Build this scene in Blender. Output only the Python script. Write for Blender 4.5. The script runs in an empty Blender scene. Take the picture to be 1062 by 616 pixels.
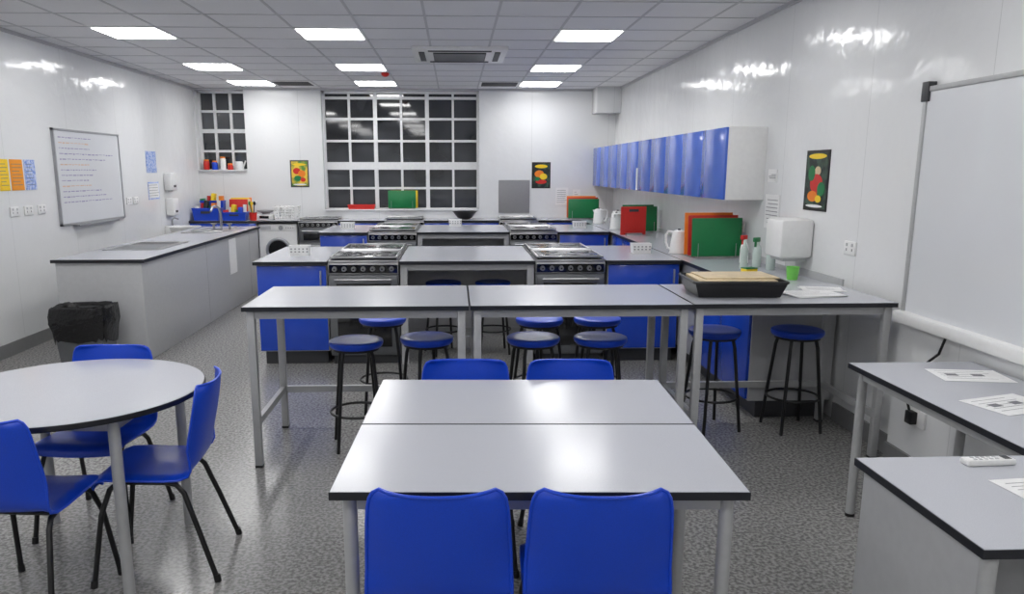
import bpy, bmesh, math, random
from mathutils import Vector, Matrix
random.seed(7)
S=bpy.context.scene
S.view_settings.view_transform='Standard'
S.view_settings.look='None'
S.view_settings.exposure=0.0

def lin(c):
    return tuple(((v/255)/12.92 if v/255<=.04045 else ((v/255+.055)/1.055)**2.4) for v in c)

def mat(name,rgb,rough=.5,metal=0,var=.05,scale=30,bump=0,emit=0,rgb2=None,ramp=(.35,.65),spec=.5,coat=0,detail=2):
    m=bpy.data.materials.new(name); m.use_nodes=True
    nt=m.node_tree; N=nt.nodes; L=nt.links
    p=N['Principled BSDF']
    p.inputs['Roughness'].default_value=rough; p.inputs['Metallic'].default_value=metal
    p.inputs['Specular IOR Level'].default_value=spec
    p.inputs['Coat Weight'].default_value=coat
    p.inputs['Coat Roughness'].default_value=.08
    c=lin(rgb)
    tc=N.new('ShaderNodeTexCoord'); no=N.new('ShaderNodeTexNoise'); no.inputs['Scale'].default_value=scale; no.inputs['Detail'].default_value=detail
    L.new(tc.outputs['Object'],no.inputs['Vector'])
    cr=N.new('ShaderNodeValToRGB'); cr.color_ramp.elements[0].position=ramp[0]; cr.color_ramp.elements[1].position=ramp[1]
    c2=lin(rgb2) if rgb2 else tuple(v*(1-var) for v in c)
    cr.color_ramp.elements[0].color=(*c2,1); cr.color_ramp.elements[1].color=(*c,1)
    L.new(no.outputs['Fac'],cr.inputs['Fac']); L.new(cr.outputs['Color'],p.inputs['Base Color'])
    if bump:
        b=N.new('ShaderNodeBump'); b.inputs['Strength'].default_value=bump; b.inputs['Distance'].default_value=.01
        L.new(no.outputs['Fac'],b.inputs['Height']); L.new(b.outputs['Normal'],p.inputs['Normal'])
    if emit:
        p.inputs['Emission Color'].default_value=(1,.995,.985,1); p.inputs['Emission Strength'].default_value=emit
    return m

def wallmat(name,rgb,axis):
    m=mat(name,rgb,rough=.12,var=.03,scale=1.2,spec=.27)
    nt=m.node_tree;N=nt.nodes;L=nt.links;p=N['Principled BSDF']
    tc=[n for n in N if n.type=='TEX_COORD'][0]; cr=[n for n in N if n.type=='VALTORGB'][0]
    sx=N.new('ShaderNodeSeparateXYZ'); L.new(tc.outputs['Object'],sx.inputs[0])
    a=N.new('ShaderNodeMath');a.operation='DIVIDE';a.inputs[1].default_value=1.22;L.new(sx.outputs[axis],a.inputs[0])
    f=N.new('ShaderNodeMath');f.operation='FRACT';L.new(a.outputs[0],f.inputs[0])
    g=N.new('ShaderNodeMath');g.operation='LESS_THAN';g.inputs[1].default_value=.005;L.new(f.outputs[0],g.inputs[0])
    mx=N.new('ShaderNodeMixRGB');mx.inputs[2].default_value=(*[v*.82 for v in lin(rgb)],1)
    L.new(g.outputs[0],mx.inputs[0]);L.new(cr.outputs['Color'],mx.inputs[1]);L.new(mx.outputs[0],p.inputs['Base Color'])
    n2=N.new('ShaderNodeTexNoise');n2.inputs['Scale'].default_value=4.0;n2.inputs['Detail'].default_value=3;L.new(tc.outputs['Object'],n2.inputs['Vector'])
    b=N.new('ShaderNodeBump');b.inputs['Strength'].default_value=.4;b.inputs['Distance'].default_value=.02
    L.new(n2.outputs['Fac'],b.inputs['Height']);L.new(b.outputs['Normal'],p.inputs['Normal'])
    return m

M={}
M['wallx']=wallmat('wall_cladding_x',(229,230,231),0)
M['wally']=wallmat('wall_cladding_y',(229,230,231),1)
M['ceil']=mat('ceiling_tile',(230,230,232),.9,var=.08,scale=160,bump=.1)
M['grid']=mat('ceiling_tbar',(192,192,195),.5)
M['floor']=mat('vinyl_floor',(160,159,157),.22,scale=60,rgb2=(112,111,110),ramp=(.40,.60),detail=5,spec=.5)
M['top']=mat('laminate_top',(190,192,199),.2,scale=420,rgb2=(181,183,191),ramp=(.4,.6),spec=.5)
M['edge']=mat('top_edge_black',(30,32,38),.4)
M['leg']=mat('grey_powdercoat',(178,179,180),.4,metal=.1)
M['panel']=mat('grey_panel',(186,187,189),.35,var=.04)
M['seam']=mat('panel_seam',(150,150,153),.5)
M['white']=mat('white_plastic',(236,236,235),.3,var=.03)
M['whiteb']=mat('whiteboard_surface',(220,222,226),.2,var=.02,scale=2)
M['alu']=mat('aluminium',(170,172,176),.35,metal=.6)
M['steel']=mat('stainless_steel',(180,180,182),.28,metal=.95,scale=80)
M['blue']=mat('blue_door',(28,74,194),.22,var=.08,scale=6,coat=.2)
M['blueglare']=mat('blue_door_glare',(70,110,212),.18,var=.08,scale=6,coat=.3)  # door blue lightened: glare on the wall cabinets is painted into the colour
M['chair']=mat('blue_polypropylene',(12,70,206),.33,var=.1,scale=300,bump=.05)
M['black']=mat('black_metal',(18,18,20),.4)
M['blackp']=mat('black_plastic',(22,22,24),.35)
M['bag']=mat('bin_bag',(14,14,16),.25,scale=25,bump=.8)
M['glassb']=mat('black_glass',(14,15,17),.06,spec=.7)
M['lid']=mat('hob_glass_lid',(34,36,38),.14,spec=.7,coat=.3)
M['night']=mat('night_glass',(62,65,70),.05,rgb2=(30,32,36),scale=1.5,spec=.9)
M['oven']=mat('oven_grey',(120,122,125),.3,metal=.7)
M['frame']=mat('window_frame_white',(230,231,232),.4)
M['plinth']=mat('plinth_dark',(60,61,64),.5)
M['skirt']=mat('skirting_grey',(128,128,129),.45)
M['lamp']=mat('light_diffuser',(255,255,255),.5,emit=16.5)
M['red']=mat('red_board',(205,40,32),.4)
M['green']=mat('green_board',(14,120,66),.4)
M['orange']=mat('orange_board',(235,130,30),.45)
M['yellow']=mat('yellow_board',(240,205,40),.45)
M['cream']=mat('cream_board',(218,198,162),.5,scale=12,var=.15)
M['paper']=mat('paper_white',(238,238,238),.7)
M['pblue']=mat('paper_blue',(120,150,215),.7,scale=40,rgb2=(200,210,235))
M['pyel']=mat('paper_yellow',(245,205,40),.7)
M['por']=mat('paper_orange',(240,155,40),.7)
M['text']=mat('print_text',(120,120,126),.7)
M['art']=mat('poster_art_yellow',(232,196,70),.5,scale=9,rgb2=(90,140,60),ramp=(.38,.55))
M['art2']=mat('poster_art_dark',(60,84,70),.5,scale=11,rgb2=(24,34,34),ramp=(.42,.58))
M['ink']=mat('marker_ink',(150,146,180),.6)
M['ink2']=mat('marker_ink_orange',(214,176,150),.6)
M['bbin']=mat('blue_bin_plastic',(20,70,200),.35)
M['tub']=mat('green_tub',(120,205,90),.35)
M['clear']=mat('bottle_translucent',(200,214,208),.15)

class B:
    def __init__(s,name): s.name=name;s.bm=bmesh.new();s.mats=[]
    def _m(s,m):
        m=M[m]
        if m not in s.mats:s.mats.append(m)
        return s.mats.index(m)
    def merge(s,t,m,smooth=False):
        i=s._m(m)
        bmesh.ops.recalc_face_normals(t,faces=t.faces[:])
        for f in t.faces:
            f.material_index=i; f.smooth=smooth
        me=bpy.data.meshes.new('t');t.to_mesh(me);t.free();s.bm.from_mesh(me);bpy.data.meshes.remove(me)
    def box(s,x0,x1,y0,y1,z0,z1,m,bev=0,rot=None):
        t=bmesh.new();bmesh.ops.create_cube(t,size=1)
        for v in t.verts: v.co=Vector(((x0+x1)/2+v.co.x*(x1-x0),(y0+y1)/2+v.co.y*(y1-y0),(z0+z1)/2+v.co.z*(z1-z0)))
        if rot:
            R=Matrix.Rotation(rot[0],3,rot[1]);c=Vector(((x0+x1)/2,(y0+y1)/2,(z0+z1)/2)) if len(rot)<3 else Vector(rot[2])
            for v in t.verts:v.co=R@(v.co-c)+c
        if bev: bmesh.ops.bevel(t,geom=t.edges[:],offset=bev,segments=2,affect='EDGES',profile=.5)
        s.merge(t,m)
        return s
    def tube(s,pts,r,m,seg=10,closed=False,radii=None):
        t=bmesh.new();P=[Vector(p) for p in pts];n=len(P);rings=[]
        up=None
        for i,p in enumerate(P):
            if closed: d=(P[(i+1)%n]-P[i-1]).normalized()
            else: d=(P[min(i+1,n-1)]-P[max(i-1,0)]).normalized()
            if up is None:
                up=Vector((0,0,1)) if abs(d.z)<.9 else Vector((1,0,0))
            a=d.cross(up)
            if a.length<1e-4:a=d.orthogonal()
            a.normalize();b=a.cross(d).normalized();up=b
            rr=radii[i] if radii else r
            rings.append([t.verts.new(p+(a*math.cos(2*math.pi*k/seg)+b*math.sin(2*math.pi*k/seg))*rr) for k in range(seg)])
        for i in range(n if closed else n-1):
            A=rings[i];C=rings[(i+1)%n]
            for k in range(seg): t.faces.new((A[k],A[(k+1)%seg],C[(k+1)%seg],C[k]))
        if not closed:
            t.faces.new(rings[0]);t.faces.new(rings[-1])
        s.merge(t,m,True);return s
    def cyl(s,p0,p1,r,m,seg=16,r2=None):
        t=bmesh.new();P=[Vector(p0),Vector(p1)];d=(P[1]-P[0]).normalized();a=d.orthogonal().normalized();b=d.cross(a)
        R=[r,r if r2 is None else r2];rings=[]
        for p,rr in zip(P,R): rings.append([t.verts.new(p+(a*math.cos(2*math.pi*k/seg)+b*math.sin(2*math.pi*k/seg))*rr) for k in range(seg)])
        for k in range(seg): t.faces.new((rings[0][k],rings[0][(k+1)%seg],rings[1][(k+1)%seg],rings[1][k]))
        t.faces.new(rings[0]);t.faces.new(rings[1])
        s.merge(t,m,True);return s
    def lathe(s,c,prof,m,seg=32,smooth=True,sx=1,sy=1):
        t=bmesh.new();c=Vector(c);rings=[]
        for r,z in prof:
            rings.append([t.verts.new(c+Vector((r*sx*math.cos(2*math.pi*k/seg),r*sy*math.sin(2*math.pi*k/seg),z))) for k in range(seg)])
        for i in range(len(rings)-1):
            for k in range(seg): t.faces.new((rings[i][k],rings[i][(k+1)%seg],rings[i+1][(k+1)%seg],rings[i+1][k]))
        t.faces.new(rings[0]);t.faces.new(rings[-1])
        s.merge(t,m,smooth);return s
    def poly(s,verts,faces,m,thick=0,smooth=False):
        t=bmesh.new();V=[t.verts.new(v) for v in verts]
        for f in faces:t.faces.new([V[i] for i in f])
        if thick:
            bmesh.ops.recalc_face_normals(t,faces=t.faces[:])
            bmesh.ops.solidify(t,geom=t.faces[:],thickness=thick)
        s.merge(t,m,smooth);return s
    def slab(s,x0,x1,y0,y1,z,th=.025):
        "laminated worktop: dark edge, pale face, top at z"
        s.box(x0,x1,y0,y1,z-th,z-.001,'edge')
        s.box(x0+.003,x1-.003,y0+.003,y1-.003,z-.004,z,'top')
        return s
    def done(s,loc=(0,0,0),rz=0,auto=True):
        me=bpy.data.meshes.new(s.name);s.bm.to_mesh(me);s.bm.free()
        for m in s.mats:me.materials.append(m)
        o=bpy.data.objects.new(s.name,me);o.location=loc;o.rotation_euler=(0,0,rz)
        S.collection.objects.link(o)
        if auto:
            try: me.set_sharp_from_angle(angle=math.radians(40))
            except Exception: pass
        return o
def inst(o,loc,rz=0):
    n=bpy.data.objects.new(o.name.split('.')[0],o.data);n.location=loc;n.rotation_euler=(0,0,rz);S.collection.objects.link(n);return n

PSI=math.radians(2.1);cs,sn=math.cos(PSI),math.sin(PSI)
def UV(u,v,z=0): return (u*cs+v*sn, v*cs-u*sn, z)
D=math.radians

# ---------- ROOM ----------
XL,XR,XN,YB,YF,H=-4.04,2.55,2.48,12.7,-3.6,2.9
B('floor').box(XL-.3,XR+.3,YF-.3,YB+.4,-.1,0,'floor').done()
B('ceiling').box(XL-.3,XR+.3,YF-.3,YB+.4,H,H+.1,'ceil').done()
g=B('trim_1')
x=-3.24-.6
while x<XR:
    if x>XL: g.box(x-.011,x+.011,YF,YB,H-.004,H+.001,'grid')
    x+=.6
y=7.42-.6*18
while y<YB:
    if y>YF: g.box(XL,XR,y-.011,y+.011,H-.004,H+.001,'grid')
    y+=.6
g.box(XL,XL+.02,YF,YB,H-.03,H,'grid');g.box(XR-.02,XR,4.2,YB,H-.03,H,'grid');g.box(XL,XR,YB-.02,YB,H-.03,H,'grid')
g.done()
B('wall_left').box(XL-.2,XL,YF-.2,YB+.3,0,H,'wally').done()
B('wall_right').box(XR,XR+.2,4.2,YB+.3,0,H,'wally').box(XN,XR+.2,YF-.2,4.2,0,H,'wally').done()
B('wall_front').box(XL-.2,XR+.2,YF-.2,YF,0,H,'wallx').done()
wb=B('wall_back')
W1=(-4.02,-3.27,1.64,2.87);W2=(-2.08,.386,1.02,2.87)
wb.box(XL-.2,XR+.2,YB,YB+.3,0,W2[2],'wallx')
wb.box(XL-.2,W2[0],YB,YB+.3,W2[2],W1[2],'wallx')
wb.box(XL-.2,W1[0],YB,YB+.3,W1[2],H,'wallx')
wb.box(W1[1],W2[0],YB,YB+.3,W1[2],H,'wallx')
wb.box(W2[1],XR+.2,YB,YB+.3,W2[2],H,'wallx')
wb.box(W1[0],W1[1],YB,YB+.3,W1[3],H,'wallx').box(W2[0],W2[1],YB,YB+.3,W2[3],H,'wallx')
wb.done()
B('baseboard_left').box(XL,XL+.015,YF,YB,0,.12,'skirt').done()
B('baseboard_right').box(XN-.015,XN,YF,4.2,0,.12,'skirt').box(XR-.015,XR,4.2,4.98,0,.12,'skirt').done()
B('trim_2').box(2.17,XR,12.3,YB,2.52,H,'wallx',.004).done()   # boxed-in duct

def window(name,w,xs,zs,thick):
    x0,x1,z0,z1=w;y=YB+.17
    b=B(name);b.box(x0,x1,y+.03,y+.05,z0,z1,'night')
    f=.035
    b.box(x0,x0+f,y-.03,y+.03,z0,z1,'frame').box(x1-f,x1,y-.03,y+.03,z0,z1,'frame').box(x0,x1,y-.03,y+.03,z0,z0+f,'frame').box(x0,x1,y-.03,y+.03,z1-f,z1,'frame')
    for i,xx in enumerate(xs):
        t=.030 if i in thick else .018
        b.box(xx-t,xx+t,y-.02,y+.03,z0,z1,'frame')
    for zz,t in zs: b.box(x0,x1,y-.022,y+.03,zz-t,zz+t,'frame')
    b.done()
dx=(W2[1]-W2[0])/6
window('window_1',W2,[W2[0]+dx*i for i in range(1,6)],[(1.722,.06),(2.11,.018),(2.45,.018),(2.77,.02),(1.37,.018)],(1,3))
dx=(W1[1]-W1[0])/3
window('window_2',W1,[W1[0]+dx*i for i in range(1,3)],[(1.95,.018),(2.26,.03),(2.56,.018)],())
B('trim_3').box(W2[0]+.001,W2[1]-.001,YB-.03,YB+.139,W2[2],W2[2]+.02,'frame',.003).done()
B('trim_4').box(W1[0]+.001,W1[1]-.001,YB-.03,YB+.139,W1[2],W1[2]+.02,'frame',.003).done()

# ceiling lights
lt=B('recessed_ceiling_light')
lt.box(-.3,.3,-.3,.3,-.008,.0,'white').box(-.275,.275,-.275,.275,-.012,-.004,'lamp')
L0=lt.done(loc=(-2.94,7.72,H))
first=True
for yy in (7.72,10.12,11.92,5.32,2.92,.52,-1.88):  # last row is unseen, added behind the camera to brighten the chair backs
    for xx in (-2.94,-1.14,1.26):
        if first: first=False;continue
        inst(L0,(xx,yy,H))
ac=B('ceiling_air_conditioner')
ac.box(-.5,.5,-.5,.5,-.035,0,'white',.008).box(-.28,.28,-.28,.28,-.045,-.03,'plinth')
for i in range(9): ac.box(-.27,.27,-.25+i*.06,-.235+i*.06,-.052,-.04,'alu')
for sx,sy in((0,.4),(0,-.4)): ac.box(-.33,.33,sy-.03,sy+.03,-.042,-.03,'plinth')
for sx in(.4,-.4): ac.box(sx-.03,sx+.03,-.33,.33,-.042,-.03,'plinth')
ac.done(loc=(.06,8.92,H))
for xx in(-2.34,.66):
    v=B('ceiling_vent_grille');v.box(-.29,.29,-.29,.29,-.012,0,'white')
    for i in range(8):v.box(-.26,.26,-.25+i*.065,-.22+i*.065,-.018,-.008,'plinth')
    v.done(loc=(xx,11.92,H))
sd=B('smoke_detector');sd.lathe((0,0,0),[(.05,0),(.055,-.02),(.03,-.045),(.005,-.05)],'red');sd.done(loc=(-.9,10.7,H))

# ---------- front tables ----------
def table(name,w,d,z,leg='round',inset=.03,rail=False):
    b=B(name);b.slab(-w/2,w/2,-d/2,d/2,z)
    r=.021;ix=w/2-inset-r;iy=d/2-inset-r
    for sx in(-1,1):
        for sy in(-1,1):
            if leg=='round':
                b.cyl((sx*ix,sy*iy,.012),(sx*ix,sy*iy,z-.025),r,'leg',20);b.cyl((sx*ix,sy*iy,0),(sx*ix,sy*iy,.015),r+.002,'blackp')
            else:
                b.box(sx*ix-r,sx*ix+r,sy*iy-r,sy*iy+r,.012,z-.025,'leg',.004);b.box(sx*ix-r,sx*ix+r,sy*iy-r,sy*iy+r,0,.013,'blackp')
        b.box(sx*ix-.012,sx*ix+.012,-iy+r,iy-r,z-.07,z-.026,'leg')
        b.box(-ix+r,ix-r,sx*iy-.012,sx*iy+.012,z-.07,z-.026,'leg')
        if rail: b.box(sx*ix-.014,sx*ix+.014,-iy+r,iy-r,.24,.28,'leg')
    if rail: b.box(-ix+r,ix-r,iy-.014,iy+.014,.24,.28,'leg')
    return b
T=table('classroom_table',1.2,.606,.755).done(loc=UV(.158,2.383),rz=-PSI)
inst(T,UV(.158,2.996),-PSI)
T2=inst(T,(2.165,2.94,0),D(90))
b=B('teacher_desk');b.slab(-.6,.6,-.31,.31,.755)
b.box(-.575,-.555,-.27,.29,.02,.73,'panel').box(.555,.575,-.27,.29,.02,.73,'panel').box(-.555,.555,.27,.29,.25,.73,'panel')
for sx in(-1,1):
    b.cyl((sx*.565,-.285,0),(sx*.565,-.285,.73),.02,'leg',20);b.box(sx*.565-.02,sx*.565+.02,-.29,.3,0,.03,'leg')
b.done(loc=(1.865,2.0,0))

BZ=.926
bw=1.232
BN=table('tall_work_table',bw,.78,BZ,'sq',.02,True).done(loc=(-1.16+bw/2,4.2+.39,0))
inst(BN,(.078+bw/2,4.59,0))
b2=table('tall_work_table',1.15,.77,BZ,'sq',.02,True).done(loc=(1.318+.575,4.595,0))

# round table
b=B('round_table')
b.lathe((0,0,.73),[(.5,0),(.528,.002),(.532,.012),(.53,.024)],'edge',64,False)
b.lathe((0,0,.75),[(.525,0),(.526,.005),(.1,.0055)],'top',64,False)
for sx in(-1,1):
    for sy in(-1,1): b.cyl((sx*.32,sy*.32,0),(sx*.32,sy*.32,.73),.022,'leg',20)
    b.box(-.32,.32,sx*.32-.012,sx*.32+.012,.68,.73,'leg');b.box(sx*.32-.012,sx*.32+.012,-.32,.32,.68,.73,'leg')
b.done(loc=UV(-1.73,3.16),rz=-PSI)

# ---------- chair ----------
def chair():
    b=B('school_chair')
    prof=[(.215,.405),(.212,.425),(.2,.438),(.17,.446),(.1,.444),(.02,.438),(-.06,.434),(-.12,.436),(-.158,.45),(-.18,.475),(-.192,.51),(-.205,.56),(-.217,.61),(-.228,.66),(-.238,.71),(-.246,.755),(-.25,.785),(-.252,.803),(-.252,.812)]
    hw=[.185,.192,.196,.198,.2,.2,.2,.202,.204,.205,.204,.202,.200,.197,.194,.190,.184,.174,.156]
    nc=14;V=[];F=[]
    for i,((y,z),w) in enumerate(zip(prof,hw)):
        tb=max(0,min(1,(z-.45)/.12)) if i>7 else 0
        for k in range(nc+1):
            a=-1+2*k/nc
            x=a*w
            yy=y+tb*.045*a*a*abs(a)
            zz=z+(1-tb)*(.012*a*a - .010*max(0,abs(a)-.85)/.15)
            if i>=15: zz+=.006*(1-a*a)*-1*(i-15)/3
            V.append((x,yy,zz))
    for i in range(len(prof)-1):
        for k in range(nc):
            p=i*(nc+1)+k;F.append((p,p+1,p+nc+2,p+nc+1))
    b.poly(V,F,'chair',.006,True)
    rim=[V[i*(nc+1)] for i in range(len(prof))]+[V[(len(prof)-1)*(nc+1)+k] for k in range(1,nc)]+[V[i*(nc+1)+nc] for i in range(len(prof)-1,-1,-1)]+[V[k] for k in range(nc-1,0,-1)]
    b.tube(rim,.0055,'chair',8,closed=True)
    for sx in(-1,1):
        pts=[(sx*.215,.235,0),(sx*.19,.19,.3),(sx*.172,.155,.4),(sx*.165,.13,.42),(sx*.16,.09,.424),(sx*.16,-.06,.415),(sx*.162,-.1,.405),(sx*.17,-.13,.37),(sx*.19,-.18,.22),(sx*.215,-.25,0)]
        b.tube(pts,.011,'black',10)
        b.cyl((sx*.215,.236,0),(sx*.2135,.232,.03),.014,'blackp');b.cyl((sx*.215,-.25,0),(sx*.212,-.244,.03),.014,'blackp')
    b.tube([(-.16,.08,.42),(.16,.08,.42)],.009,'black');b.tube([(-.16,-.07,.41),(.16,-.07,.41)],.009,'black')
    return b.done(loc=UV(-.126,2.175),rz=-PSI)
C=chair()
inst(C,UV(.318,2.175),-PSI)
inst(C,UV(-.083,3.2),math.pi-PSI)
inst(C,UV(.387,3.2),math.pi-PSI)
inst(C,UV(-1.74,2.77),-PSI-D(3))
inst(C,UV(-1.36,3.12),D(94))
inst(C,UV(-1.81,3.5),math.pi-PSI)

# ---------- stools ----------
def stool():
    b=B('lab_stool')
    b.lathe((0,0,.62),[(.05,0),(.15,0),(.158,.008),(.163,.024),(.16,.036),(.15,.041),(.1,.038),(.02,.036)],'chair',40)
    b.lathe((0,0,.6),[(.1,0),(.14,.004),(.14,.02)],'blackp',32)
    for k in range(4):
        a=math.pi/4+k*math.pi/2;c,s=math.cos(a),math.sin(a)
        b.tube([(c*.115,s*.115,.605),(c*.13,s*.13,.55),(c*.185,s*.185,.05),(c*.19,s*.19,0)],.011,'black')
    R=.163
    b.tube([(R*math.cos(t*math.pi/16),R*math.sin(t*math.pi/16),.22) for t in range(32)],.008,'black',8,closed=True)
    return b.done(loc=UV(-.765,4.56),rz=.2)
ST=stool()
for u,v,r in((-.35,4.66,.5),(-.70,5.3,.1),(.30,4.66,.3),(.71,4.66,0),(.38,5.27,.6),(.78,5.29,.2),(1.47,4.88,.3),(2.0,4.88,.1)):
    inst(ST,UV(u,v),r)
inst(ST,(-.11,7.05,0),.4);inst(ST,(.34,7.05,0),.1)

# ---------- cookers ----------
def cooker():
    b=B('gas_cooker');w=.298
    b.box(-w,w,.02,.59,.08,.885,'oven',.004)
    b.box(-w+.02,w-.02,.06,.58,0,.08,'plinth')
    b.box(-w,w,.0,.6,.885,.905,'steel',.005)
    b.box(-w+.02,w-.02,.04,.57,.903,.910,'glassb')
    b.box(-w+.012,w-.012,.035,.58,.922,.93,'lid',.002)
    for sx in(-1,1): b.box(sx*(w-.02)-.009,sx*(w-.02)+.009,.03,.585,.918,.934,'steel',.002)
    b.box(-w+.012,w-.012,.025,.04,.918,.934,'steel',.002)
    b.tube([(-w+.02,.585,.925),(w-.02,.585,.925)],.012,'steel')
    for sx in(-1,1):
        for yy in(.17,.43):
            b.lathe((sx*.14,yy,.93),[(.085,0),(.085,.0012),(.01,.0014)],'plinth',28)
            b.lathe((sx*.14,yy,.931),[(.068,0),(.068,.0012),(.01,.0014)],'lid',28)
    b.box(-w,w,-.005,.03,.79,.885,'steel',.004)
    b.box(-w+.01,w-.01,-.009,0,.80,.87,'glassb')
    for k in range(7):
        x=-.24+k*.08;b.cyl((x,-.03,.835),(x,-.005,.835),.02,'steel',16,.022);b.cyl((x,-.038,.835),(x,-.028,.835),.008,'blackp',12)
    b.box(-w+.01,w-.01,-.005,.03,.565,.78,'oven',.004)
    b.box(-.23,.23,-.008,.0,.6,.71,'glassb',.002)
    b.box(-w+.01,w-.01,-.005,.03,.10,.555,'oven',.004)
    b.box(-.23,.23,-.008,.0,.16,.47,'glassb',.002)
    for z in(.745,.52):
        b.tube([(-.24,-.045,z),(.24,-.045,z)],.009,'steel')
        for sx in(-.22,.22): b.cyl((sx,-.045,z),(sx,0,z),.007,'steel',10)
    b.box(-w+.005,w-.005,-.008,.02,.557,.563,'steel')
    return b
Y2,Y3,DEP=6.6,9.76,1.3
CK=cooker().done(loc=(-.78,Y2+.005,0))
for xx in(-.78,.98):
    for y0 in(Y2,Y3):
        if not(xx==-.78 and y0==Y2): inst(CK,(xx,y0+.005,0))
        inst(CK,(xx,y0+DEP-.005,0),math.pi)
for xx in(-2.09,-.78,.98): inst(CK,(xx,12.08,0))

def door_y(b,x0,x1,yf,s):
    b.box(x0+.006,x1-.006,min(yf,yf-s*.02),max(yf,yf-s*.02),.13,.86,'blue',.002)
    hx=x1-.05
    b.box(hx-.006,hx+.006,min(yf-s*.02,yf-s*.045),max(yf-s*.02,yf-s*.045),.7,.82,'alu',.002)
def island(y0):
    b=B('kitchen_island')
    for x0,x1 in((-1.70,-1.085),(1.285,1.93)):
        b.slab(x0,x1,y0-.02,y0+DEP+.02,.9,.03)
        b.box(x0+.02,x1-.005,y0+.03,y0+DEP-.03,.12,.87,'panel')
        b.box(x0+.05,x1-.03,y0+.08,y0+DEP-.08,0,.12,'plinth')
        door_y(b,x0+.02,x1-.005,y0+.03,1);door_y(b,x0+.02,x1-.005,y0+DEP-.03,-1)
    x0,x1=-.475,.675
    b.slab(x0,x1,y0-.02,y0+DEP+.02,.9,.03)
    b.box(x0+.005,x0+.023,y0+.02,y0+DEP-.02,0,.87,'panel').box(x1-.023,x1-.005,y0+.02,y0+DEP-.02,0,.87,'panel')
    b.box(x0+.023,x1-.023,y0+.74,y0+.76,.1,.87,'panel')
    b.box(x0+.023,x1-.023,y0+.72,y0+.745,.14,.18,'leg')
    for xx in(x0+.045,x1-.045):
        b.box(xx-.02,xx+.02,y0,y0+.02,0,.87,'leg')
    b.box(x0+.025,x1-.025,y0+.01,y0+.03,.82,.87,'leg')
    for xx in(-.78,.98): b.box(xx-.303,xx+.303,y0+.612,y0+DEP-.612,.6,.9,'steel')
    return b.done()
island(Y2);island(Y3)

# right run
b=B('kitchen_counter')
b.slab(1.94,XR-.014,5.0,12.05,.9,.03)
b.box(1.97,XR-.02,5.02,12.05,.12,.87,'panel').box(2.03,XR-.05,5.04,12.05,0,.12,'plinth')
y=5.03
while y<11.8:
    if not(Y2-.5<y<Y2+DEP-.2 or Y3-.5<y<Y3+DEP-.2):
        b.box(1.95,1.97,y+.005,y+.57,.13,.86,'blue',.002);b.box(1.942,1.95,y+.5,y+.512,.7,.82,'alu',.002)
    y+=.58
b.done()
B('trim_5').box(XR-.012,XR-.0005,5.0,12.0,.87,.95,'panel').done()
# back run (one object per stretch between the cookers)
y0=12.08
for x0,x1,dr in((-4.035,-2.40,1),(-1.785,-1.085,1),(-.475,.675,1),(1.285,XR-.002,1)):
    b=B('back_counter')
    b.slab(x0,x1,y0-.01,YB-.001,.9,.03)
    xe=-3.03 if x0<-4 else x1
    b.box(x0+.005,xe-.005,y0+.03,YB-.01,.12,.87,'panel').box(x0+.03,xe-.03,y0+.08,YB-.02,0,.12,'plinth')
    n=max(1,round((xe-x0)/.55));w=(xe-x0)/n
    for i in range(n): door_y(b,x0+i*w,x0+(i+1)*w,y0+.03,1)
    b.done()
b=B('washing_machine')
b.box(-.29,.29,.02,.57,.02,.85,'white',.012)
b.box(-.28,.28,.012,.03,.74,.84,'white',.003)
b.box(-.26,-.1,.005,.02,.765,.82,'panel',.003).cyl((.05,.0,.79),(.05,.02,.79),.035,'alu',24)
for i in range(4): b.cyl((.13+i*.035,.006,.79),(.13+i*.035,.02,.79),.01,'panel',12)
ring=[(.17*math.cos(t*math.pi/16),.01,.45+.17*math.sin(t*math.pi/16)) for t in range(32)]
b.tube(ring,.025,'alu',10,closed=True).cyl((0,.0,.45),(0,.022,.45),.155,'glassb',32,.16)
for sx in(-.22,.22): b.cyl((sx,.1,0),(sx,.1,.02),.025,'blackp');b.cyl((sx,.5,0),(sx,.5,.02),.025,'blackp')
b.done(loc=(-2.715,12.1,0))

# wall cabinets
b=B('overhead_cabinets');y0,y1=6.46,12.68
b.box(2.23,XR-.001,y0,y1,1.41,2.0,'white',.002)
n=10;w=(y1-y0)/n
for i in range(n):
    b.box(2.21,2.23,y0+i*w+.003,y0+(i+1)*w-.003,1.413,1.997,'blueglare',.002)
b.box(2.206,2.21,9.55,9.62,1.42,1.68,'paper')
b.done()

# left peninsula
b=B('sink_counter');x0,x1,y0,y1=-3.47,-2.68,6.8,10.9
b.slab(x0,x1,y0,y1,.9,.03)
b.box(x0+.03,x1-.03,y0+.02,y1-.02,.0,.87,'panel',.002)
for i in (2,4): b.box(x1-.031,x1-.029,y0+i*.9-.002,y0+i*.9+.002,.02,.86,'seam')
b.box(-3.38,-2.85,7.6,8.5,.9,.905,'steel',.002)
b.box(-3.33,-2.92,7.65,8.1,.9052,.9056,'oven')
for i in range(6): b.box(-3.32,-2.92,8.16+i*.05,8.17+i*.05,.905,.909,'steel')
b.box(-3.35,-2.85,9.7,10.5,.9,.906,'steel',.002)
t=[(.19*math.cos(k*math.pi/12)-3.1,.19*math.sin(k*math.pi/12)+9.95,.907) for k in range(24)]
b.tube(t,.012,'steel',8,closed=True).cyl((-3.1,9.95,.9),(-3.1,9.95,.908),.18,'oven',32)
b.tube([(-3.0,10.2,.9),(-3.0,10.2,1.12),(-3.01,10.18,1.18),(-3.03,10.12,1.21),(-3.05,10.05,1.2),(-3.06,10.0,1.15)],.014,'steel')
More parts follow.
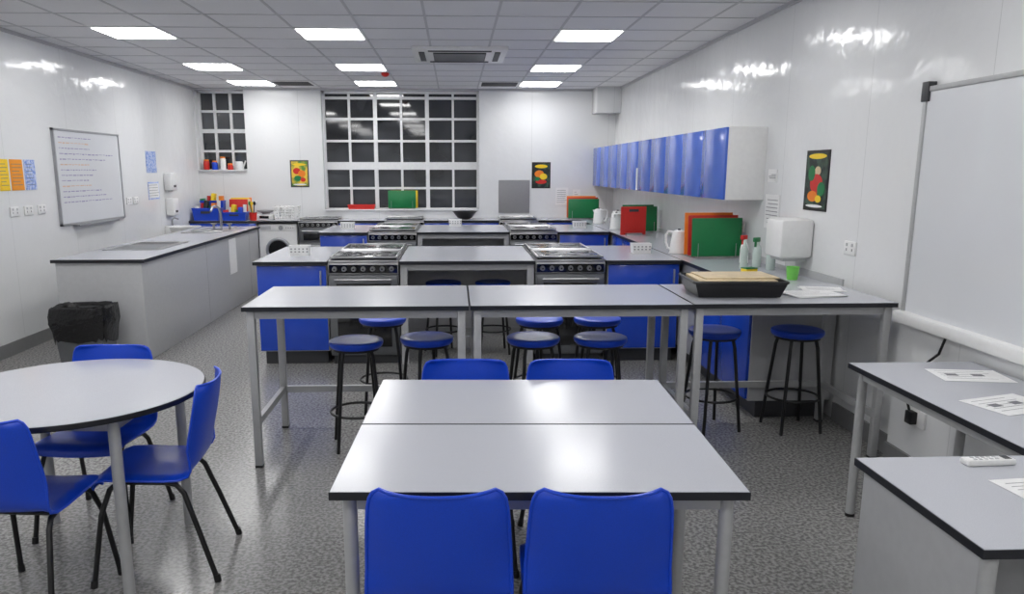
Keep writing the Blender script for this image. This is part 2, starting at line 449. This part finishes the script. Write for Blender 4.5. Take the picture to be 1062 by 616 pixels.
for dx_ in(-.1,.1): b.cyl((-3.0+dx_,10.22,.9),(-3.0+dx_,10.22,.97),.015,'steel').cyl((-3.03+dx_,10.22,.98),(-2.97+dx_,10.22,.98),.01,'steel')
b.box(x1-.028,x1-.024,9.45,9.75,.42,.84,'paper')
b.done()

# bin
b=B('waste_bin')
def frust(b,c,w0,d0,w1,d1,z0,z1,m):
    x,y=c
    V=[(x-w0,y-d0,z0),(x+w0,y-d0,z0),(x+w0,y+d0,z0),(x-w0,y+d0,z0),(x-w1,y-d1,z1),(x+w1,y-d1,z1),(x+w1,y+d1,z1),(x-w1,y+d1,z1)]
    b.poly(V,[(0,1,2,3),(0,1,5,4),(1,2,6,5),(2,3,7,6),(3,0,4,7)],m,.006)
frust(b,(0,0),.17,.11,.21,.15,0,.52,'oven')
seg=40;V=[];F=[]
rows=[(.27,1.02,0),(.36,1.08,1),(.42,1.13,1.5),(.48,1.12,1),(.545,1.10,.5),(.55,1.0,.3),(.50,.9,.2),(.3,.8,.3)]
for z,sc,j in rows:
    for k in range(seg):
        a=2*math.pi*k/seg;c,s=math.cos(a),math.sin(a)
        e=.35;xx=math.copysign(abs(c)**e,c)*.215*sc;yy=math.copysign(abs(s)**e,s)*.155*sc
        jj=random.uniform(-.012,.012)*j
        V.append((xx*(1+jj*3),yy*(1+jj*3),z+ (random.uniform(-.04,.03) if z==.27 else random.uniform(-.01,.01))))
for i in range(len(rows)-1):
    for k in range(seg): F.append((i*seg+k,i*seg+(k+1)%seg,(i+1)*seg+(k+1)%seg,(i+1)*seg+k))
b.poly(V,F,'bag',0,True)
b.done(loc=(-3.1,6.54,0))

# ---------- wall items ----------
def wallboard_left():
    b=B('whiteboard')
    b.box(0,.02,-.77,.77,-.48,.48,'whiteb')
    for y0,y1,z0,z1 in((-.78,.78,.47,.49),(-.78,.78,-.49,-.47),(-.78,-.76,-.49,.49),(.76,.78,-.49,.49)): b.box(0,.028,y0,y1,z0,z1,'alu')
    b.box(0,.07,-.5,.5,-.51,-.49,'alu')
    random.seed(3)
    for r in range(13):
        z=.4-r*.055;y=-.68;m='ink2' if r%4==1 else 'ink'
        end=random.uniform(-.1,.6)
        while y<end:
            l=random.uniform(.02,.09);b.box(.02,.0205,y,y+l,z+random.uniform(-.004,.004),z+.010,m);y+=l+.02
    return b.done(loc=(XL+.001,8.97,1.58))
wallboard_left()
XW=XN-.001
b=B('interactive_whiteboard')
b.box(XW-.03,XW,2.1,4.12,.9,2.06,'whiteb')
for y0,y1,z0,z1 in((2.08,4.14,2.05,2.075),(4.11,4.14,.88,2.07),(2.08,2.11,.88,2.07)): b.box(XW-.038,XW,y0,y1,z0,z1,'leg',.003)
b.box(XW-.075,XW,2.06,4.16,.835,.9,'white',.012)
b.box(XW-.045,XW,4.09,4.15,2.0,2.10,'plinth',.004)
b.done()
b=B('power_cable');b.tube([(XN-.02,3.75,.83),(XN-.04,3.76,.74),(XN-.03,3.85,.68),(XN-.02,3.95,.6),(XN-.02,3.98,.5),(XN-.03,4.0,.42),(XN-.035,3.95,.36)],.007,'black')
b.box(XN-.012,XN,3.86,4.02,.3,.39,'white',.003).box(XN-.05,XN-.012,3.92,3.98,.31,.38,'blackp',.006);b.done()

def poster(name,plane,a0,a1,z0,z1,m,border='blackp',bd=.02,lines=0,motif=()):
    b=B(name);W=a1-a0;Hh=z1-z0
    def pl(n0,n1,p0,p1,q0,q1,mm):
        if plane=='back': b.box(p0,p1,YB-n1,YB-n0,q0,q1,mm)
        elif plane=='left': b.box(XL+n0,XL+n1,p0,p1,q0,q1,mm)
        else: b.box(XR-n1,XR-n0,p0,p1,q0,q1,mm)
    pl(.001,.005,a0,a1,z0,z1,border)
    pl(.004,.007,a0+bd,a1-bd,z0+bd,z1-bd,m)
    for i in range(lines):
        z=z1-.04-i*(Hh-.06)/lines; pl(.0065,.008,a0+.02,a1-.02-random.random()*.05,z-.005,z,'text')
    for k,(fa,fz,rw,rh,c) in enumerate(motif):
        ca=a0+fa*W;cz=z0+fz*Hh;n=.008+k*.0004;P=[]
        for t in range(20):
            th=t*math.pi/10;p=ca+rw*W*math.cos(th);q=cz+rh*Hh*math.sin(th)
            P.append((p,YB-n,q) if plane=='back' else ((XL+n,p,q) if plane=='left' else (XR-n,p,q)))
        b.poly(P,[tuple(range(20))],c)
    return b.done()
fruit=((.5,.84,.36,.05,'yellow'),(.35,.6,.2,.12,'red'),(.62,.5,.2,.13,'orange'),(.4,.33,.2,.1,'green'),(.68,.28,.14,.08,'red'),(.5,.1,.36,.03,'paper'))
fig=((.5,.9,.38,.045,'yellow'),(.45,.66,.13,.075,'cream'),(.48,.45,.27,.16,'red'),(.7,.62,.15,.13,'green'),(.26,.36,.16,.12,'green'),(.6,.24,.22,.09,'orange'),(.35,.2,.13,.06,'yellow'),(.5,.08,.36,.025,'paper'))
poster('food_poster','back',-2.6,-2.31,1.39,1.81,'art','plinth',.02,0,fruit)
poster('food_poster','back',1.23,1.53,1.37,1.78,'art2','blackp',.02,0,((.5,.84,.34,.07,'yellow'),(.4,.55,.25,.14,'orange'),(.62,.45,.2,.12,'yellow'),(.5,.25,.3,.08,'red'),(.3,.36,.12,.08,'green')))
poster('food_poster','right',5.33,5.69,1.37,1.79,'art2','blackp',.018,0,fig)
poster('yellow_notice','left',7.2,7.36,1.47,1.75,'pyel','pyel',.02,7)
poster('orange_notice','left',7.39,7.6,1.47,1.75,'por','por',.02,7)
poster('blue_notice','left',7.63,7.82,1.47,1.75,'pblue','pblue',.02,7)
poster('blue_notice','left',10.6,10.95,1.62,1.9,'pblue','pblue')
poster('printed_notice','left',10.6,10.98,1.27,1.5,'paper','pblue',.02,5)
poster('printed_notice','right',6.2,6.38,1.56,1.66,'paper','paper',.01,3)
poster('printed_notice','right',6.12,6.4,1.19,1.46,'paper','paper',.01,7)
poster('printed_notice','back',1.62,1.82,1.1,1.38,'paper','paper',.01,7)
poster('printed_notice','back',1.9,2.02,1.15,1.35,'paper','paper',.01,4)
B('steel_splashback').box(.70,1.20,YB-.008,YB-.001,.98,1.5,'steel').done()
def socket(plane,a,z):
    b=B('power_socket')
    x=XL if plane=='l' else XR;sgn=1 if plane=='l' else -1
    b.box(min(x,x+sgn*.012),max(x,x+sgn*.012),a-.073,a+.073,z-.043,z+.043,'white',.003)
    for d in(-.035,.035):
        b.box(min(x+sgn*.012,x+sgn*.015),max(x+sgn*.012,x+sgn*.015),a+d-.01,a+d+.01,z+.01,z+.03,'panel');b.box(min(x+sgn*.011,x+sgn*.013),max(x+sgn*.011,x+sgn*.013),a+d-.004,a+d+.004,z-.02,z-.004,'plinth')
    b.done()
for a in(7.38,7.62,7.86,9.95,10.15): socket('l',a,1.28)
for a in(4.95,6.9,8.4): socket('r',a,1.16)
for a,z in((11.3,1.5),(11.3,1.15)):
    b=B('soap_dispenser');b.box(XL,XL+.11,a-.12,a+.12,z-.12,z+.12,'white',.02).box(XL+.11,XL+.115,a-.04,a+.04,z-.08,z-.05,'plinth').box(XL+.02,XL+.08,a-.03,a+.03,z-.14,z-.115,'panel');b.done()
b=B('paper_towel_dispenser');b.box(XR-.24,XR,5.48,5.78,1.03,1.31,'white',.03).box(XR-.2,XR-.03,5.52,5.74,1.01,1.035,'panel').box(XR-.17,XR-.09,5.55,5.71,.975,1.02,'paper');b.done()
b=B('wash_basin')
b.lathe((0,0,0),[(.05,.0),(.14,.02),(.2,.12),(.215,.17),(.22,.18),(.2,.18),(.17,.1),(.05,.05)],'white',32)
b.box(-.24,-.1,-.12,.12,.04,.19,'white',.01).cyl((0-.05,0,-.7),(-.05,0,.02),.05,'white',20).tube([(-.17,0,.18),(-.17,0,.27),(-.14,0,.3),(-.08,0,.28)],.012,'steel')
b.done(loc=(XL+.24,11.2,.7))

# ---------- counter items ----------
def boards(cols,w=.45,h=.32,name='chopping_board_rack',base=.015):
    b=B(name);n=len(cols)
    for i,c in enumerate(cols):
        y=i*.045;off=(i%2)*.03;hh=h+.02*(i//2)
        b.box(-w/2+off,w/2+off,y,y+.014,base+.002,base+hh,c,.003,rot=(D(-4),'X',(0,y,base)))
        b.box(off-.06,off+.06,y+.012,y+.0155,base+hh-.05,base+hh-.03,'plinth',0,rot=(D(-4),'X',(0,y,base)))
    for sx in(-.17,.17):
        b.tube([(sx,-.03,.006),(sx,n*.045+.03,.006)],.005,'steel',8)
        for i in range(n+1): b.tube([(sx,-.015+i*.045,.006),(sx,-.015+i*.045+.002,.13)],.003,'steel',6)
    for yy in(-.03,n*.045+.03): b.tube([(-.2,yy,.006),(.2,yy,.006)],.006,'steel',8)
    return b
boards(['green','green','red','red','orange'],.44,.33).done(loc=(2.27,6.72,.9),rz=D(4))
boards(['green','green','green'],.40,.30).done(loc=(2.28,9.6,.9),rz=D(6))
b=B('red_chopping_board');b.box(-.16,.16,-.008,.008,.0,.33,'red',.004).box(-.06,.06,-.012,.012,.27,.3,'plinth').box(-.1,.1,-.05,.05,0,.02,'steel');b.done(loc=(2.12,9.3,.9),rz=D(10))
boards(['green','green','red','red','orange'],.46,.3).done(loc=(2.0,12.28,.9))
boards(['green','yellow'],.44,.28).done(loc=(-.85,12.71,1.041))
def kettle(loc,rz=0,m='white'):
    b=B('kettle')
    b.lathe((0,0,0),[(.075,0),(.08,.01),(.078,.03),(.07,.12),(.06,.19),(.055,.205),(.03,.215),(.005,.216)],m,28)
    b.lathe((0,0,.214),[(.012,0),(.015,.012),(.004,.016)],'blackp',12)
    b.tube([(.055,0,.195),(.1,0,.2),(.12,0,.17),(.118,0,.1),(.1,0,.05),(.074,0,.04)],.011,m,8)
    b.poly([(-.05,-.02,.2),(-.05,.02,.2),(-.09,0,.2),(-.058,-.012,.15),(-.058,.012,.15)],[(0,1,2),(0,2,3),(1,4,2),(2,4,3)],m)
    b.lathe((0,0,-.0),[(.085,0),(.085,.008),(.05,.01)],'panel',24)
    b.done(loc=loc,rz=rz)
kettle((2.05,7.12,.9),2.6);kettle((2.08,10.1,.9),1);kettle((2.2,10.6,.9),2);kettle((2.05,11.2,.9),0)
def caddy(loc,rz=0):
    b=B('cutlery_caddy');w,d=.09,.055
    frust(b,(0,0),w*.9,d*.9,w,d,0,.09,'white')
    b.box(-.004,.004,-d*.9,d*.9,.004,.085,'white')
    for i in range(5):
        for j in range(2): b.box(-.075+i*.035,-.06+i*.035,-d-.001,-d*.9,.03+j*.025,.042+j*.025,'seam')
    b.done(loc=loc,rz=rz)
caddy((-1.4,7.1,.9));caddy((1.72,7.2,.9));caddy((-1.4,10.3,.9));caddy((1.65,10.4,.9));caddy((0,10.9,.9))
def tray():
    b=B('roasting_tray')
    frust(b,(0,0),.235,.17,.265,.2,0.004,.09,'blackp')
    pts=[];
    for cx,cy,a0 in((.245,.18,0),(-.245,.18,90),(-.245,-.18,180),(.245,-.18,270)):
        for k in range(4):
            a=D(a0+k*30);pts.append((cx+.025*math.cos(a),cy+.025*math.sin(a),.092))
    b.tube(pts,.009,'blackp',8,closed=True)
    b.box(-.2,.2,-.14,.14,0,.01,'blackp')
    b.box(-.235,.22,-.165,.165,.082,.102,'cream',.004)
    b.box(-.2,.24,-.12,.17,.102,.112,'cream',.003,rot=(D(3),'Z'))
    return b.done(loc=(1.65,4.58,BZ),rz=D(-3))
tray()
def sheet(loc,rz,w=.297,d=.21,name='paper_sheet',n=1,lines=8,pics=0):
    b=B(name);zt=.002+(n-1)*.0015
    for i in range(n): b.box(-w/2,w/2,-d/2,d/2,.001+i*.0015,.002+i*.0015,'paper',0,rot=(D(random.uniform(-14,14)) if i<n-1 else 0,'Z'))
    for i in range(lines):
        y=d/2-.03-i*(d-.05)/max(lines,1); b.box(-w/2+.03,w/2-.03-random.random()*.08,y-.0025,y,zt,zt+.0003,'text')
    for i in range(pics): b.box(-w/2+.05+i*.11,-w/2+.10+i*.11,-.01,.025,zt+.0003,zt+.0006,'text')
    b.done(loc=loc,rz=rz)
sheet((2.12,4.52,BZ),.1,.32,.22,'paper_stack',5,6)
sheet((2.27,4.72,BZ),-.3,.24,.18,'paper_stack',3,6)
sheet((2.28,3.28,.755),-.15,lines=5,pics=2);sheet((2.16,2.85,.755),.3,lines=5,pics=2)
sheet((1.72,2.02,.755),.1,lines=7)
b=B('remote_control');b.box(-.08,.08,-.022,.022,0,.02,'white',.007)
for i in range(5):
    for j in(-.008,.008): b.box(-.055+i*.018,-.045+i*.018,j-.004,j+.004,.019,.0215,'panel')
b.box(.045,.068,-.013,.013,.019,.021,'plinth');b.done(loc=(1.65,2.24,.755),rz=D(3))
def bottle(loc,m,cap):
    b=B('spray_bottle');b.lathe((0,0,0),[(.03,0),(.034,.01),(.034,.12),(.028,.155),(.013,.18),(.013,.2)],m,20)
    b.box(-.05,.02,-.012,.012,.2,.235,cap,.005).box(-.035,-.022,-.006,.006,.16,.2,cap);b.done(loc=loc,rz=.6)
bottle((2.38,6.08,.9),'clear','green');bottle((2.42,5.9,.9),'clear','green');bottle((2.36,6.3,.9),'white','red')
b=B('green_tub');b.lathe((0,0,0),[(.035,0),(.045,.09),(.047,.09),(.043,.088),(.034,.01),(.005,.008)],'tub',24);b.done(loc=(2.36,5.36,.9))
b=B('washing_up_bottle');b.lathe((0,0,0),[(.03,0),(.033,.02),(.026,.08),(.033,.14),(.012,.19),(.01,.22),(.004,.225)],'clear',20,sy=.7);b.done(loc=(2.24,5.98,.9))
b=B('scourer');b.box(-.05,.05,-.035,.035,0,.03,'yellow',.004).box(-.05,.05,-.035,.035,.03,.038,'green',.002);b.done(loc=(2.2,5.75,.9),rz=.3)

# left-back clutter
def crate(loc,w,d,h,m,rz=0,fill=()):
    b=B('plastic_crate');frust(b,(0,0),w*.45,d*.45,w*.5,d*.5,0,h,m)
    b.tube([(w*.5,d*.5,h),(-w*.5,d*.5,h),(-w*.5,-d*.5,h),(w*.5,-d*.5,h)],.01,m,8,closed=True);b.box(-.07,.07,-d*.5-.004,-d*.5+.004,h*.6,h*.8,'plinth')
    for i,c in enumerate(fill):
        x=-w*.38+i*w*.76/max(1,len(fill)-1);hh=h+.04+.04*((i*7)%3)
        if i%2: b.cyl((x,0,.02),(x+.01,.01,hh),.028,c,14)
        else: b.box(x-.03,x+.03,-.05,.05,.02,hh,c,.005,rot=(D(8*((i%3)-1)),'Y'))
    b.done(loc=loc,rz=rz)
crate((-3.79,12.27,.9),.40,.3,.18,'bbin',0,('white','red','blackp','green','orange','white'))
crate((-3.36,12.2,.9),.36,.2,.12,'bbin',0,('red','white','yellow','green','bbin','white'))
crate((-3.80,12.56,.9),.36,.14,.28,'bbin',0,('green','red','yellow','white','orange'))
dr=boards(['red','cream','yellow','orange'],.28,.3,'drying_rack').done(loc=(-3.36,12.38,.9))
b=B('utensil_pot');b.lathe((0,0,0),[(.05,0),(.06,.12),(.055,.12),(.045,.01)],'red',20)
for i,(dx_,dy_,c) in enumerate(((.03,.02,'white'),(-.03,.01,'green'),(.0,-.03,'yellow'),(.02,-.01,'blackp'))): b.tube([(0,0,.02),(dx_*1.5,dy_*1.5,.24)],.007,c,8).lathe((dx_*1.55,dy_*1.5,.23),[(.01,0),(.022,.02),(.018,.05),(.004,.06)],c,12)
b.done(loc=(-3.09,12.18,.9))
b=B('kitchen_scales');b.box(-.13,.13,-.13,.13,0,.08,'white',.01).lathe((0,0,.08),[(.06,0),(.06,.02),(.13,.04),(.14,.06),(.135,.06),(.05,.045)],'steel',24).box(-.07,.07,-.135,-.128,.02,.06,'glassb');b.done(loc=(-2.96,12.46,.9))
b=B('dish_drainer')
for z,w in((.01,.16),(.05,.168),(.09,.176),(.13,.184),(.17,.19)):
    b.tube([(w,.12,z),(-w,.12,z),(-w,-.12,z),(w,-.12,z)],.006,'white',8,closed=True)
for i in range(12):
    x=-.15+i*.0273
    for s_ in(-1,1): b.tube([(x,s_*.12,.01),(x*1.18,s_*.12,.2)],.006,'white',6)
    b.tube([(x,-.12,.01),(x,.12,.01)],.003,'white',6)
b.tube([(.19,.12,.2),(-.19,.12,.2),(-.19,-.12,.2),(.19,-.12,.2)],.009,'white',8,closed=True)
for i in range(5): b.cyl((-.11+i*.05,0,.12),(-.10+i*.05,0,.12),.095,'white',24)
b.done(loc=(-2.61,12.35,.901))
b=B('mixing_bowl');b.lathe((0,0,0),[(.07,0),(.12,.03),(.18,.11),(.2,.12),(.19,.12),(.11,.04),(.02,.02)],'blackp',32);b.done(loc=(.15,12.4,.9))
b=B('red_tray');frust(b,(0,0),.2,.05,.22,.06,0,.07,'red');b.done(loc=(-1.5,12.76,1.041))
for x_,c_,hh in((-3.92,'red',.16),(-3.79,'bbin',.14),(-3.66,'white',.2),(-3.55,'red',.1)):
    b=B('storage_jar');b.lathe((0,0,0),[(.04,0),(.045,.01),(.045,hh-.04),(.035,hh-.02)],c_,20).lathe((0,0,hh-.022),[(.038,0),(.038,.02),(.02,.024)],'orange',20);b.done(loc=(x_,12.76,1.661))
b=B('watering_can');b.lathe((0,0,0),[(.07,0),(.075,.01),(.06,.12),(.045,.13)],'white',20).tube([(.06,0,.03),(.105,0,.14)],.012,'white',8).tube([(-.05,0,.13),(-.09,0,.1),(-.07,0,.04)],.008,'white',8);b.done(loc=(-3.41,12.76,1.661))

# ---------- world & camera ----------
w=bpy.data.worlds.new('World');S.world=w;w.use_nodes=True
w.node_tree.nodes['Background'].inputs[0].default_value=(.01,.012,.02,1)
cam=bpy.data.cameras.new('Camera');co=bpy.data.objects.new('Camera',cam);S.collection.objects.link(co)
co.location=(0,0,1.65);co.rotation_euler=(D(90-11.38),0,-PSI)
cam.sensor_width=36;cam.lens=27.46;cam.shift_x=.0273;cam.shift_y=.030
cam.clip_start=.05
S.camera=co
